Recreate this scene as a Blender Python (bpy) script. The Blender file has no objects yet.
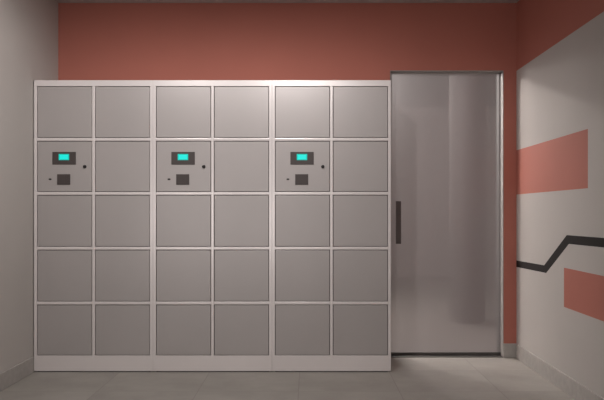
import bpy, bmesh, math
from mathutils import Vector, Matrix

scene = bpy.context.scene
COL = scene.collection

# ------------------------------------------------------------------ dimensions (metres)
XL, XR = -1.790, 1.4946          # side walls
YB = 0.50                       # back wall face; locker fronts stand at y = 0
YF = -5.9                       # wall behind the viewer
H = 2.541
WT = 0.16                       # back wall thickness
DX0, DX1, DZ = 0.592, 1.398, 2.054   # doorway
EYE = 1.0358
F_PX = 755.8

# ------------------------------------------------------------------ materials
def new_mat(name):
    m = bpy.data.materials.new(name); m.use_nodes = True
    nt = m.node_tree; nt.nodes.clear()
    out = nt.nodes.new('ShaderNodeOutputMaterial')
    return m, nt, out

def simple(name, col, rough=0.6, metal=0.0, noise=0.0, nscale=6.0, bump=0.0, bscale=200.0,
           spec=0.5, emit=None, estr=0.0, stretch=(1, 1, 1)):
    m, nt, out = new_mat(name)
    p = nt.nodes.new('ShaderNodeBsdfPrincipled')
    p.inputs['Roughness'].default_value = rough
    p.inputs['Metallic'].default_value = metal
    p.inputs['Specular IOR Level'].default_value = spec
    p.inputs['Base Color'].default_value = (*col, 1)
    tc = nt.nodes.new('ShaderNodeTexCoord')
    mp = nt.nodes.new('ShaderNodeMapping'); mp.inputs['Scale'].default_value = stretch
    nt.links.new(tc.outputs['Object'], mp.inputs['Vector'])
    if noise:
        n = nt.nodes.new('ShaderNodeTexNoise'); n.inputs['Scale'].default_value = nscale
        n.inputs['Detail'].default_value = 5
        nt.links.new(mp.outputs['Vector'], n.inputs['Vector'])
        r = nt.nodes.new('ShaderNodeValToRGB')
        r.color_ramp.elements[0].position = 0.3; r.color_ramp.elements[1].position = 0.7
        r.color_ramp.elements[0].color = (*[c * (1 - noise) for c in col], 1)
        r.color_ramp.elements[1].color = (*[min(1, c * (1 + noise)) for c in col], 1)
        nt.links.new(n.outputs['Fac'], r.inputs['Fac'])
        nt.links.new(r.outputs['Color'], p.inputs['Base Color'])
    if bump:
        n2 = nt.nodes.new('ShaderNodeTexNoise'); n2.inputs['Scale'].default_value = bscale
        n2.inputs['Detail'].default_value = 3
        nt.links.new(mp.outputs['Vector'], n2.inputs['Vector'])
        b = nt.nodes.new('ShaderNodeBump'); b.inputs['Strength'].default_value = bump
        b.inputs['Distance'].default_value = 0.002
        nt.links.new(n2.outputs['Fac'], b.inputs['Height'])
        nt.links.new(b.outputs['Normal'], p.inputs['Normal'])
    if emit:
        p.inputs['Emission Color'].default_value = (*emit, 1)
        p.inputs['Emission Strength'].default_value = estr
    nt.links.new(p.outputs['BSDF'], out.inputs['Surface'])
    return m

GREY = (0.50, 0.472, 0.447)
M = {}
M['grey'] = simple('grey_wall_paint', GREY, 0.8, spec=0.25, noise=0.02, nscale=2, bump=0.08)
M['red'] = simple('terracotta_wall_paint', (0.44, 0.160, 0.122), 0.8, spec=0.2, noise=0.03, nscale=2, bump=0.08)
M['black'] = simple('black_wall_paint', (0.018, 0.015, 0.014), 0.85, spec=0.15)
M['ceil'] = simple('ceiling_paint', (0.45, 0.425, 0.405), 0.85, noise=0.02, nscale=2)
M['base'] = simple('baseboard_tile', (0.40, 0.378, 0.355), 0.6, noise=0.08, nscale=30)
M['frame'] = simple('locker_frame_steel', (0.80, 0.755, 0.745), 0.27, metal=0.2, noise=0.02, nscale=3)
M['door'] = simple('locker_door_steel', (0.445, 0.417, 0.408), 0.36, metal=0.22, noise=0.02, nscale=3, bump=0.03, bscale=60)
M['inside'] = simple('gap_shade_steel', (0.06, 0.053, 0.052), 0.7)  # dark colour stands in for shade in gaps and under the plinth
M['plastic'] = simple('dark_brown_plastic', (0.062, 0.049, 0.046), 0.5)
M['blackp'] = simple('black_rubber', (0.012, 0.010, 0.010), 0.5)
M['screen'] = simple('cyan_screen', (0.0, 0.25, 0.22), 0.3, emit=(0.0, 0.60, 0.50), estr=0.8)
M['glyph'] = simple('pale_cyan_screen_window', (0.0, 0.3, 0.3), 0.3, emit=(0.01, 0.80, 0.70), estr=0.85)
M['jamb'] = simple('pale_jamb_paint', (0.30, 0.28, 0.268), 0.7)
M['hand'] = simple('dark_grey_handle', (0.16, 0.14, 0.135), 0.5, metal=0.2)
M['stop'] = simple('added_dark_stop', (0.03, 0.028, 0.028), 0.8)
M['rail'] = simple('door_rail_metal', (0.11, 0.10, 0.095), 0.5, metal=0.4)
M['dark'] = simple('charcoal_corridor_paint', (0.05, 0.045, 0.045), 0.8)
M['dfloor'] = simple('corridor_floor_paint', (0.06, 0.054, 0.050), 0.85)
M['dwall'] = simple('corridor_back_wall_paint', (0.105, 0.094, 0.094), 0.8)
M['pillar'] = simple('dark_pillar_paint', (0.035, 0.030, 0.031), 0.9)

def floor_material():
    m, nt, out = new_mat('stone_tile_floor')
    N, L = nt.nodes.new, nt.links.new
    tc = N('ShaderNodeTexCoord'); sep = N('ShaderNodeSeparateXYZ')
    L(tc.outputs['Object'], sep.inputs['Vector'])
    def math_(op, a, b=None):
        n = N('ShaderNodeMath'); n.operation = op
        for i, v in enumerate((a, b)):
            if v is None: continue
            if isinstance(v, (int, float)): n.inputs[i].default_value = v
            else: L(v, n.inputs[i])
        return n.outputs[0]
    S = 0.585
    tx = math_('DIVIDE', math_('SUBTRACT', sep.outputs['X'], -0.055), S)
    ty = math_('DIVIDE', math_('SUBTRACT', sep.outputs['Y'], -0.527), S)
    def edge(t):
        f = math_('FRACT', t)
        return math_('MULTIPLY', math_('MINIMUM', f, math_('SUBTRACT', 1.0, f)), S)
    d = math_('MINIMUM', edge(tx), edge(ty))
    g = N('ShaderNodeMapRange'); g.interpolation_type = 'SMOOTHSTEP'
    L(d, g.inputs['Value']); g.inputs['From Min'].default_value = 0.0008; g.inputs['From Max'].default_value = 0.0030
    cmb = N('ShaderNodeCombineXYZ')
    L(math_('FLOOR', tx), cmb.inputs['X']); L(math_('FLOOR', ty), cmb.inputs['Y'])
    wn = N('ShaderNodeTexWhiteNoise'); L(cmb.outputs['Vector'], wn.inputs['Vector'])
    no = N('ShaderNodeTexNoise'); no.inputs['Scale'].default_value = 3.2; no.inputs['Detail'].default_value = 8
    no.inputs['Roughness'].default_value = 0.62
    add = N('ShaderNodeVectorMath'); add.operation = 'ADD'
    L(tc.outputs['Object'], add.inputs[0]); L(wn.outputs['Color'], add.inputs[1])
    L(add.outputs[0], no.inputs['Vector'])
    r = N('ShaderNodeValToRGB')
    r.color_ramp.elements[0].position = 0.32; r.color_ramp.elements[0].color = (0.285, 0.268, 0.243, 1)
    r.color_ramp.elements[1].position = 0.70; r.color_ramp.elements[1].color = (0.36, 0.34, 0.31, 1)
    L(no.outputs['Fac'], r.inputs['Fac'])
    mix = N('ShaderNodeMix'); mix.data_type = 'RGBA'
    mix.inputs[6].default_value = (0.24, 0.22, 0.20, 1)
    L(g.outputs[0], mix.inputs[0]); L(r.outputs['Color'], mix.inputs[7])
    p = N('ShaderNodeBsdfPrincipled'); p.inputs['Roughness'].default_value = 0.55
    L(mix.outputs[2], p.inputs['Base Color'])
    b = N('ShaderNodeBump'); b.inputs['Strength'].default_value = 0.35; b.inputs['Distance'].default_value = 0.001
    L(g.outputs[0], b.inputs['Height']); L(b.outputs['Normal'], p.inputs['Normal'])
    L(p.outputs['BSDF'], out.inputs['Surface'])
    return m
M['floor'] = floor_material()

def frosted_glass():
    m, nt, out = new_mat('frosted_glass')
    N, L = nt.nodes.new, nt.links.new
    def mix(f, a, b):
        n = N('ShaderNodeMixShader'); n.inputs[0].default_value = f
        L(a.outputs[0], n.inputs[1]); L(b.outputs[0], n.inputs[2]); return n
    g = N('ShaderNodeBsdfPrincipled')
    g.inputs['Base Color'].default_value = (0.50, 0.44, 0.432, 1)
    g.inputs['Roughness'].default_value = 0.43
    g.inputs['Transmission Weight'].default_value = 1.0
    g.inputs['IOR'].default_value = 1.3
    t = N('ShaderNodeBsdfTranslucent'); t.inputs['Color'].default_value = (0.60, 0.55, 0.55, 1)
    d = N('ShaderNodeBsdfDiffuse'); d.inputs['Color'].default_value = (0.56, 0.505, 0.505, 1)
    tr = N('ShaderNodeBsdfTransparent'); tr.inputs['Color'].default_value = (1, 0.97, 0.93, 1)
    a = mix(0.05, g, t)            # blurred view through, a little milky
    b = mix(0.34, a, d)            # satin front surface
    c = mix(0.19, b, tr)           # clear share
    L(c.outputs[0], out.inputs['Surface'])
    return m
M['glass'] = frosted_glass()
def clear_glass():
    m, nt, out = new_mat('clear_glass')
    N, L = nt.nodes.new, nt.links.new
    t = N('ShaderNodeBsdfTransparent'); t.inputs['Color'].default_value = (0.96, 0.98, 0.97, 1)
    g = N('ShaderNodeBsdfGlossy'); g.inputs['Roughness'].default_value = 0.08
    m1 = N('ShaderNodeMixShader'); m1.inputs[0].default_value = 0.06
    L(t.outputs[0], m1.inputs[1]); L(g.outputs[0], m1.inputs[2]); L(m1.outputs[0], out.inputs['Surface'])
    return m
M['glass_clear'] = clear_glass()

# ------------------------------------------------------------------ mesh helpers
def link(name, bm, mats, parent=None, loc=(0, 0, 0), smooth=False, kind=None):
    bmesh.ops.recalc_face_normals(bm, faces=bm.faces)
    me = bpy.data.meshes.new(name); bm.to_mesh(me); bm.free()
    for mt in (mats if isinstance(mats, (list, tuple)) else [mats]):
        me.materials.append(mt)
    if smooth:
        for p in me.polygons: p.use_smooth = True
    o = bpy.data.objects.new(name, me); COL.objects.link(o)
    o.location = loc
    if parent: o.parent = parent
    if kind: o['kind'] = kind
    return o

def box(bm, x0, x1, y0, y1, z0, z1, bevel=0.0, mi=0, seg=2):
    vs = [bm.verts.new(c) for c in ((x0, y0, z0), (x1, y0, z0), (x1, y1, z0), (x0, y1, z0),
                                    (x0, y0, z1), (x1, y0, z1), (x1, y1, z1), (x0, y1, z1))]
    fs = [bm.faces.new([vs[i] for i in q]) for q in
          ((0, 1, 2, 3), (4, 7, 6, 5), (0, 4, 5, 1), (1, 5, 6, 2), (2, 6, 7, 3), (3, 7, 4, 0))]
    for f in fs: f.material_index = mi
    if bevel:
        es = list({e for f in fs for e in f.edges})
        r = bmesh.ops.bevel(bm, geom=es, offset=bevel, segments=seg, profile=0.5, affect='EDGES')
        for f in r['faces']: f.material_index = mi

def bx(name, mat, *dims, parent=None, bevel=0.0, kind=None, loc=(0, 0, 0)):
    bm = bmesh.new(); box(bm, *dims, bevel=bevel)
    return link(name, bm, mat, parent, loc, kind=kind)

def prism(bm, pts, axis, a, b, mi=0):
    """extrude a closed outline (list of 2D points) along an axis from a to b"""
    def mk(p, t):
        return {'x': (t, p[0], p[1]), 'y': (p[0], t, p[1]), 'z': (p[0], p[1], t)}[axis]
    v0 = [bm.verts.new(mk(p, a)) for p in pts]; v1 = [bm.verts.new(mk(p, b)) for p in pts]
    n = len(pts); fs = [bm.faces.new(v0), bm.faces.new(v1[::-1])]
    for i in range(n):
        fs.append(bm.faces.new((v0[i], v1[i], v1[(i + 1) % n], v0[(i + 1) % n])))
    for f in fs: f.material_index = mi

def disc(bm, cx, cz, r, y0, y1, n=28, bev=0.0):
    rings = [(r, y1), (r, y0 + bev), (r - bev, y0)] if bev else [(r, y1), (r, y0)]
    vr = [[bm.verts.new((cx + rr * math.cos(2 * math.pi * k / n), yy, cz + rr * math.sin(2 * math.pi * k / n)))
           for k in range(n)] for rr, yy in rings]
    for a, b in zip(vr, vr[1:]):
        for k in range(n):
            bm.faces.new((a[k], a[(k + 1) % n], b[(k + 1) % n], b[k]))
    bm.faces.new(vr[0]); bm.faces.new(vr[-1])

# ------------------------------------------------------------------ room shell
bx('floor', M['floor'], -2.8, 3.6, YF - 0.12, YB + 0.08, -0.1, 0.0, kind='structure')
bx('floor_corridor', M['dfloor'], -2.8, 3.6, YB + 0.08, 7.5, -0.1, 0.0, kind='structure')
bx('ceiling', M['ceil'], XL - 0.12, XR + 0.12, YF - 0.12, YB, H, H + 0.11, kind='structure')
bx('wall_left', M['grey'], XL - 0.12, XL, YF, YB, 0, H, kind='structure')
bx('wall_front', M['grey'], XL - 0.12, XR + 0.12, YF - 0.12, YF, 0, H, kind='structure')

bm = bmesh.new()                                   # back wall with the doorway cut out
prism(bm, [(-2.8, 0), (-2.8, 2.76), (3.6, 2.76), (3.6, 0), (DX1 + .004, 0), (DX1 + .004, DZ + .004),
           (DX0 - .004, DZ + .004), (DX0 - .004, 0)], 'y', YB, YB + WT)
link('wall_back', bm, M['red'], kind='structure')

bm = bmesh.new()                                   # thin pale lining of the doorway reveal
box(bm, DX0 - .004, DX0, YB + .001, YB + WT, 0, DZ + .004)
box(bm, DX1, DX1 + .004, YB + .001, YB + WT, 0, DZ + .004)
box(bm, DX0, DX1, YB + .001, YB + WT, DZ, DZ + .004)
link('trim_1', bm, M['jamb'], kind='structure')

# right wall: terracotta above, large grey field with painted rectangles and a zigzag line
bm = bmesh.new()
box(bm, XR, XR + 0.12, YF, YB, 0, H, mi=0)
t = 0.0006
def paint(pts, mi, k):
    prism(bm, pts, 'x', XR - t * k, XR + 0.0001, mi)
paint([(YB, 0.0), (YB, 2.054), (YF, 2.054), (YF, 0.0)], 1, 1)
paint([(YB, 1.168), (YB, 1.485), (-0.883, 1.485), (-0.883, 1.168)], 0, 2)
paint([(-0.506, 0.488), (-0.506, 0.717), (-2.1, 0.717), (-2.1, 0.488)], 0, 2)
def rw(x, y):
    dep = XR * F_PX / (x - 308); return (dep - 4.917, EYE + (213 - y) * dep / F_PX)
zz = [(516.4, 260.4), (544.3, 265.3), (566.9, 235.1), (604, 237.9), (690, 244.4),
      (690, 256.2), (604, 247.5), (569, 243.9), (546.3, 273.0), (516.4, 266.9)]
paint([rw(*p) for p in zz], 2, 2)
link('wall_right', bm, [M['red'], M['grey'], M['black']], kind='structure')

def baseboard(name, dims):
    bm = bmesh.new(); box(bm, *dims, bevel=0.003)
    link(name, bm, M['base'], kind='structure')
baseboard('baseboard_left', (XL - .002, XL + 0.008, YF, -0.004, 0, 0.103))
baseboard('baseboard_right', (XR - 0.010, XR + .002, YF, YB - .009, 0, 0.101))
baseboard('baseboard_back', (DX1 + 0.001, XR, YB - 0.009, YB + .002, 0, 0.101))

# the corridor behind the frosted door
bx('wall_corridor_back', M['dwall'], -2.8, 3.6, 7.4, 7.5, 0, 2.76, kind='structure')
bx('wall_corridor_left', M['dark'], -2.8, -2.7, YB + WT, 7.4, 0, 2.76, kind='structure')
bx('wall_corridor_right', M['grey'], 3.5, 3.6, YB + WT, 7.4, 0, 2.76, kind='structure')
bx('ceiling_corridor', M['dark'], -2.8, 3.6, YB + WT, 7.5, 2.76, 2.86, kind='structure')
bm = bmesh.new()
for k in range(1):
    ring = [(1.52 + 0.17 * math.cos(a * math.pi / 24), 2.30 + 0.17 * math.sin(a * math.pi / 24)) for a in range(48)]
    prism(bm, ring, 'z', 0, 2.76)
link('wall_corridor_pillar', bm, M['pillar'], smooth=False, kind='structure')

bx('trim_8', M['stop'], DX1 - .010, DX1 - .0002, YB + .078, YB + WT, 0.005, DZ - .0005, kind='structure')   # added dark stop, dims the bright reveal seen through the glass
bx('trim_7', M['rail'], DX0 + .0005, DX1 - .0005, YB + .002, YB + WT, 0, 0.004, kind='structure')   # threshold strip
# ------------------------------------------------------------------ frosted glass door
d = bpy.data.objects.new('door_1', None); COL.objects.link(d)
d.location = ((DX0 + DX1) / 2, YB + 0.064, 0); d['kind'] = 'structure'
hw = (DX1 - DX0) / 2
gb = bmesh.new(); box(gb, -hw + .0004, hw - .0004, 0, 0.012, 0.022, DZ - .0004, bevel=0.0003)
gp = link('glass_panel', gb, [M['glass_clear'], M['glass']], d)
for f in gp.data.polygons:                          # only the room side is etched
    f.material_index = 1 if f.normal.y < -0.9 else 0
hx = 0.654 - d.location.x
hb = bmesh.new(); box(hb, hx - .019, hx + .019, -0.022, -0.010, 0.812, 1.122, bevel=0.003)
box(hb, hx - .008, hx + .008, -0.011, 0.001, 0.86, 0.876); box(hb, hx - .008, hx + .008, -0.011, 0.001, 1.06, 1.076)
link('pull_handle', hb, M['hand'], d)
bx('bottom_rail', M['rail'], -hw + .001, hw - .001, -0.006, 0.018, 0.0045, 0.026, parent=d, bevel=0.002)

# ------------------------------------------------------------------ lockers
X0, UW = -1.783, 0.7743
FR = 0.0195                     # frame bar width
ZB = [1.872, 1.515, 1.163, 0.806, 0.449, 0.098]    # bar centre heights, top to bottom
TOP, DEPTH = 1.900, 0.488
cols = [(FR, UW / 2 - FR / 2), (UW / 2 + FR / 2, UW - FR)]
def z_open(r):                  # clear opening of row r
    top = 1.861 if r == 0 else ZB[r] + 0.0105
    return (ZB[r + 1] + 0.0105, top if r == 0 else ZB[r] - 0.0105)

def cabinet_mesh():
    bm = bmesh.new(); b = 0.0035
    e = 0.0002                                     # seam between neighbouring units
    zlow = ZB[5] + 0.0105
    box(bm, e, FR, 0, DEPTH, zlow - .0025, TOP - .001, 0.0012)
    box(bm, UW - FR, UW - e, 0, DEPTH, zlow - .0025, TOP - .001, 0.0012)
    box(bm, UW / 2 - FR / 2, UW / 2 + FR / 2, 0.0004, DEPTH, zlow - .0025, 1.866, b, seg=3)
    box(bm, e, UW - e, -0.0004, DEPTH, 1.861, TOP, 0.0012)
    for z in ZB[1:5]:
        for a, c in cols:
            box(bm, a - .006, c + .006, 0.0008, DEPTH - .01, z - .0105, z + .0105, 0.005, seg=4)
    for a, c in cols:
        box(bm, a - .006, c + .006, 0.001, DEPTH - .01, zlow - .012, zlow, 0.001)
    box(bm, FR / 2, UW - FR / 2, DEPTH - .008, DEPTH - .002, zlow - .01, TOP - .01)
    return bm

def door_bm(c, r, back=True):
    a, b_ = cols[c]; z0, z1 = z_open(r); g = 0.0035
    bm = bmesh.new()
    box(bm, a + g, b_ - g, 0.004, 0.022, z0 + g, z1 - g, 0.0015)
    return bm

def make_unit():
    u = bpy.data.objects.new('locker_cabinet', None); COL.objects.link(u)
    link('cabinet_frame', cabinet_mesh(), M['frame'], u)
    bmx = bmesh.new()                              # sheets behind the doors, coloured dark as shade in the gaps
    for c in range(2):
        for r in range(5):
            a, b_ = cols[c]; z0, z1 = z_open(r)
            prism(bmx, [(a, z0), (b_, z0), (b_, z1), (a, z1)], 'y', 0.024, 0.030)
    link('gap_shade_backing', bmx, M['inside'], u)
    p = bmesh.new(); box(p, 0.0004, UW - .0004, 0.0006, DEPTH, 0.007, ZB[5] + .0085, 0.0006)
    link('plinth', p, M['frame'], u)
    p = bmesh.new(); box(p, 0.02, UW - .02, 0.012, DEPTH - .02, 0.0, 0.0075)
    link('base_foot', p, M['inside'], u)  # coloured dark as the shade under the plinth
    for c in range(2):
        for r in range(5):
            if (c, r) == (0, 1): continue
            link('locker_door', door_bm(c, r), M['door'], u)
    cd = link('control_door', door_bm(0, 1), M['door'], u)
    def P(x0, y0, x1, y1):      # measured on unit one: pixel box -> local x0,x1,z0,z1
        return ((x0 - 34) / 153.7, (x1 - 34) / 153.7, EYE + (213 - y1) / 153.7, EYE + (213 - y0) / 153.7)
    q = P(52.4, 151.9, 75.8, 164.5)
    dh = bmesh.new(); box(dh, q[0], q[1], -0.0005, 0.006, q[2], q[3], 0.0012)
    link('display_housing', dh, M['plastic'], cd)
    q = P(58.8, 154.0, 69.2, 160.1)
    sb = bmesh.new(); box(sb, q[0], q[1], -0.0013, 0.0002, q[2], q[3], 0.0003, mi=0)
    box(sb, q[0] + .008, q[1] - .008, -0.0017, -0.001, q[2] + .007, q[3] - .007, 0.0, mi=1)
    link('screen', sb, [M['screen'], M['glyph']], cd)['label'] = 'glowing cyan screen'
    q = P(57.2, 174.2, 70.2, 184.7)
    cr = bmesh.new(); box(cr, q[0], q[1], -0.0015, 0.006, q[2], q[3], 0.0012)
    n = 5; w = (q[1] - q[0] - .012) / n
    for k in range(n):
        x = q[0] + .006 + k * w
        box(cr, x + w * .2, x + w * .8, -0.0022, -0.001, q[2] + .006, q[3] - .006)
    link('card_reader', cr, M['plastic'], cd)
    cx, cz = (84.8 - 34) / 153.7, EYE + (213 - 166.6) / 153.7
    kb = bmesh.new(); disc(kb, cx, cz, 0.0105, -0.006, 0.005, bev=0.002)
    disc(kb, cx, cz, 0.006, -0.011, -0.005, bev=0.0015)
    link('lock_knob', kb, M['blackp'], cd)
    q = P(48.6, 178.5, 51.3, 180.0)
    ks = bmesh.new(); box(ks, q[0], q[1], 0.002, 0.005, q[2], q[3], 0.001)
    disc(ks, (q[0] + q[1]) / 2, (q[2] + q[3]) / 2, 0.0058, 0.0015, 0.005, bev=0.001)
    link('keyhole', ks, M['blackp'], cd)
    return u

labels = ['light grey steel locker cabinet standing in the corner against the plain grey wall',
          'light grey steel locker cabinet standing between the other two locker cabinets',
          'light grey steel locker cabinet standing next to the frosted glass door']
def copy_tree(o, parent=None):
    c = o.copy(); COL.objects.link(c)
    if parent: c.parent = parent
    for ch in list(o.children): copy_tree(ch, c)
    return c
first = make_unit()
units = [first, copy_tree(first), copy_tree(first)]
for i, u in enumerate(units):
    u.location = (X0 + i * UW, 0, 0)
    u['label'] = labels[i]; u['category'] = 'lockers'; u['group'] = 'locker cabinets in a row'

# ------------------------------------------------------------------ lights
def area(name, loc, size, power, col=(1, 0.93, 0.88), rot=(0, 0, 0), shape='SQUARE', sy=None, spread=180):
    l = bpy.data.lights.new(name, 'AREA'); l.energy = power; l.color = col; l.shape = shape; l.size = size
    if sy: l.size_y = sy
    l.spread = math.radians(spread)
    o = bpy.data.objects.new(name, l); o.location = loc; o.rotation_euler = rot; COL.objects.link(o); return o
def point(name, loc, power, r=0.04, col=(1, 0.93, 0.88)):
    l = bpy.data.lights.new(name, 'POINT'); l.energy = power; l.color = col; l.shadow_soft_size = r
    o = bpy.data.objects.new(name, l); o.location = loc; COL.objects.link(o); return o
WARM = (1, 0.945, 0.925)
def downlight(n, x, y, power, tilt, cone, yaw=0, r=0.18, drop=0.05):
    """a round open can under the ceiling with the bulb inside; the rim cuts the light off towards the wall tops"""
    bm = bmesh.new(); k = 40
    pts = [(r, 0.0), (r, -drop), (r + .012, -drop), (r + .012, 0.0)]
    rings = [[bm.verts.new((a * math.cos(2 * math.pi * i / k), a * math.sin(2 * math.pi * i / k), z)) for i in range(k)] for a, z in pts]
    for q in range(4):
        A, B = rings[q], rings[(q + 1) % 4]
        for i in range(k): bm.faces.new((A[i], A[(i + 1) % k], B[(i + 1) % k], B[i]))
    link('trim_%d' % n, bm, M['blackp'], loc=(x, y, H), kind='structure')  # unseen rim, added to cut the light off near the wall tops
    l = bpy.data.lights.new('ceiling_lamp', 'SPOT'); l.energy = power; l.color = WARM
    l.shadow_soft_size = 0.028; l.spot_size = math.radians(cone); l.spot_blend = 1.0
    o = bpy.data.objects.new('ceiling_lamp', l); COL.objects.link(o)
    o.location = (x, y, H - 0.032); o.rotation_euler = (math.radians(tilt), 0, math.radians(yaw))
downlight(2, -1.0, -1.6, 40, 44, 150, 8)
downlight(3, -0.17, -1.6, 80, 46, 150, 12)
bm = bmesh.new(); disc(bm, 0, 0, 0.05, 0.0, 0.02); 
bmesh.ops.rotate(bm, verts=bm.verts, cent=(0, 0, 0), matrix=Matrix.Rotation(math.radians(90), 3, 'X'))
link('trim_4', bm, M['ceil'], loc=(0.15, -3.1, H - .02), kind='structure')     # made-up rose for the added fill light
point('fill_light', (0.15, -3.1, H - 0.16), 12, 0.08, WARM)  # added fill, lifts the upper right wall
bx('trim_5', M['ceil'], -0.16, 0.16, -0.06, 0.0, -0.2, 0.2, bevel=0.008, loc=(-0.31, YF + 0.06, 0.93), kind='structure')  # unseen housing made up for the added light in front of it
h6 = bx('trim_6', M['ceil'], -0.16, 0.16, -0.03, 0.0, -0.2, 0.2, bevel=0.008, loc=(XL + 0.20, -5.38, 0.93), kind='structure')  # second made-up housing, turned beside the left wall
h6.rotation_euler.z = math.radians(-18)
l5 = area('glint_light', (-0.31, YF + 0.07, 0.93), 0.22, 10, WARM, rot=(math.radians(90), 0, 0), shape='RECTANGLE', sy=0.3)  # added light behind the camera for glints on the locker bars
l6 = area('glint_light', (XL + 0.20 + .003, -5.37, 0.93), 0.22, 12, WARM, rot=(math.radians(90), 0, math.radians(-18)), shape='RECTANGLE', sy=0.3)  # second added glint light, out of view on the left
point('corridor_lamp', (-0.37, YB + 2.09, 2.60), 620, col=WARM)
point('corridor_lamp', (0.15, YB + 3.03, 2.38), 400, col=WARM)

w = bpy.data.worlds.new('world'); scene.world = w; w.use_nodes = True
w.node_tree.nodes['Background'].inputs[0].default_value = (0.02, 0.02, 0.02, 1)

# ------------------------------------------------------------------ camera
cam = bpy.data.cameras.new('camera'); cam.sensor_width = 36
cam.lens = 36 * F_PX / 604
cam.shift_x = -6 / 604; cam.shift_y = 13 / 604
co = bpy.data.objects.new('camera', cam); COL.objects.link(co)
co.location = (0, -4.917, EYE); co.rotation_euler = (math.radians(90), 0, 0)
cam.clip_start = 0.05
scene.camera = co
vs = scene.view_settings
vs.view_transform = 'Standard'; vs.look = 'None'; vs.gamma = 1; vs.use_curve_mapping = False
vs.exposure = -0.1
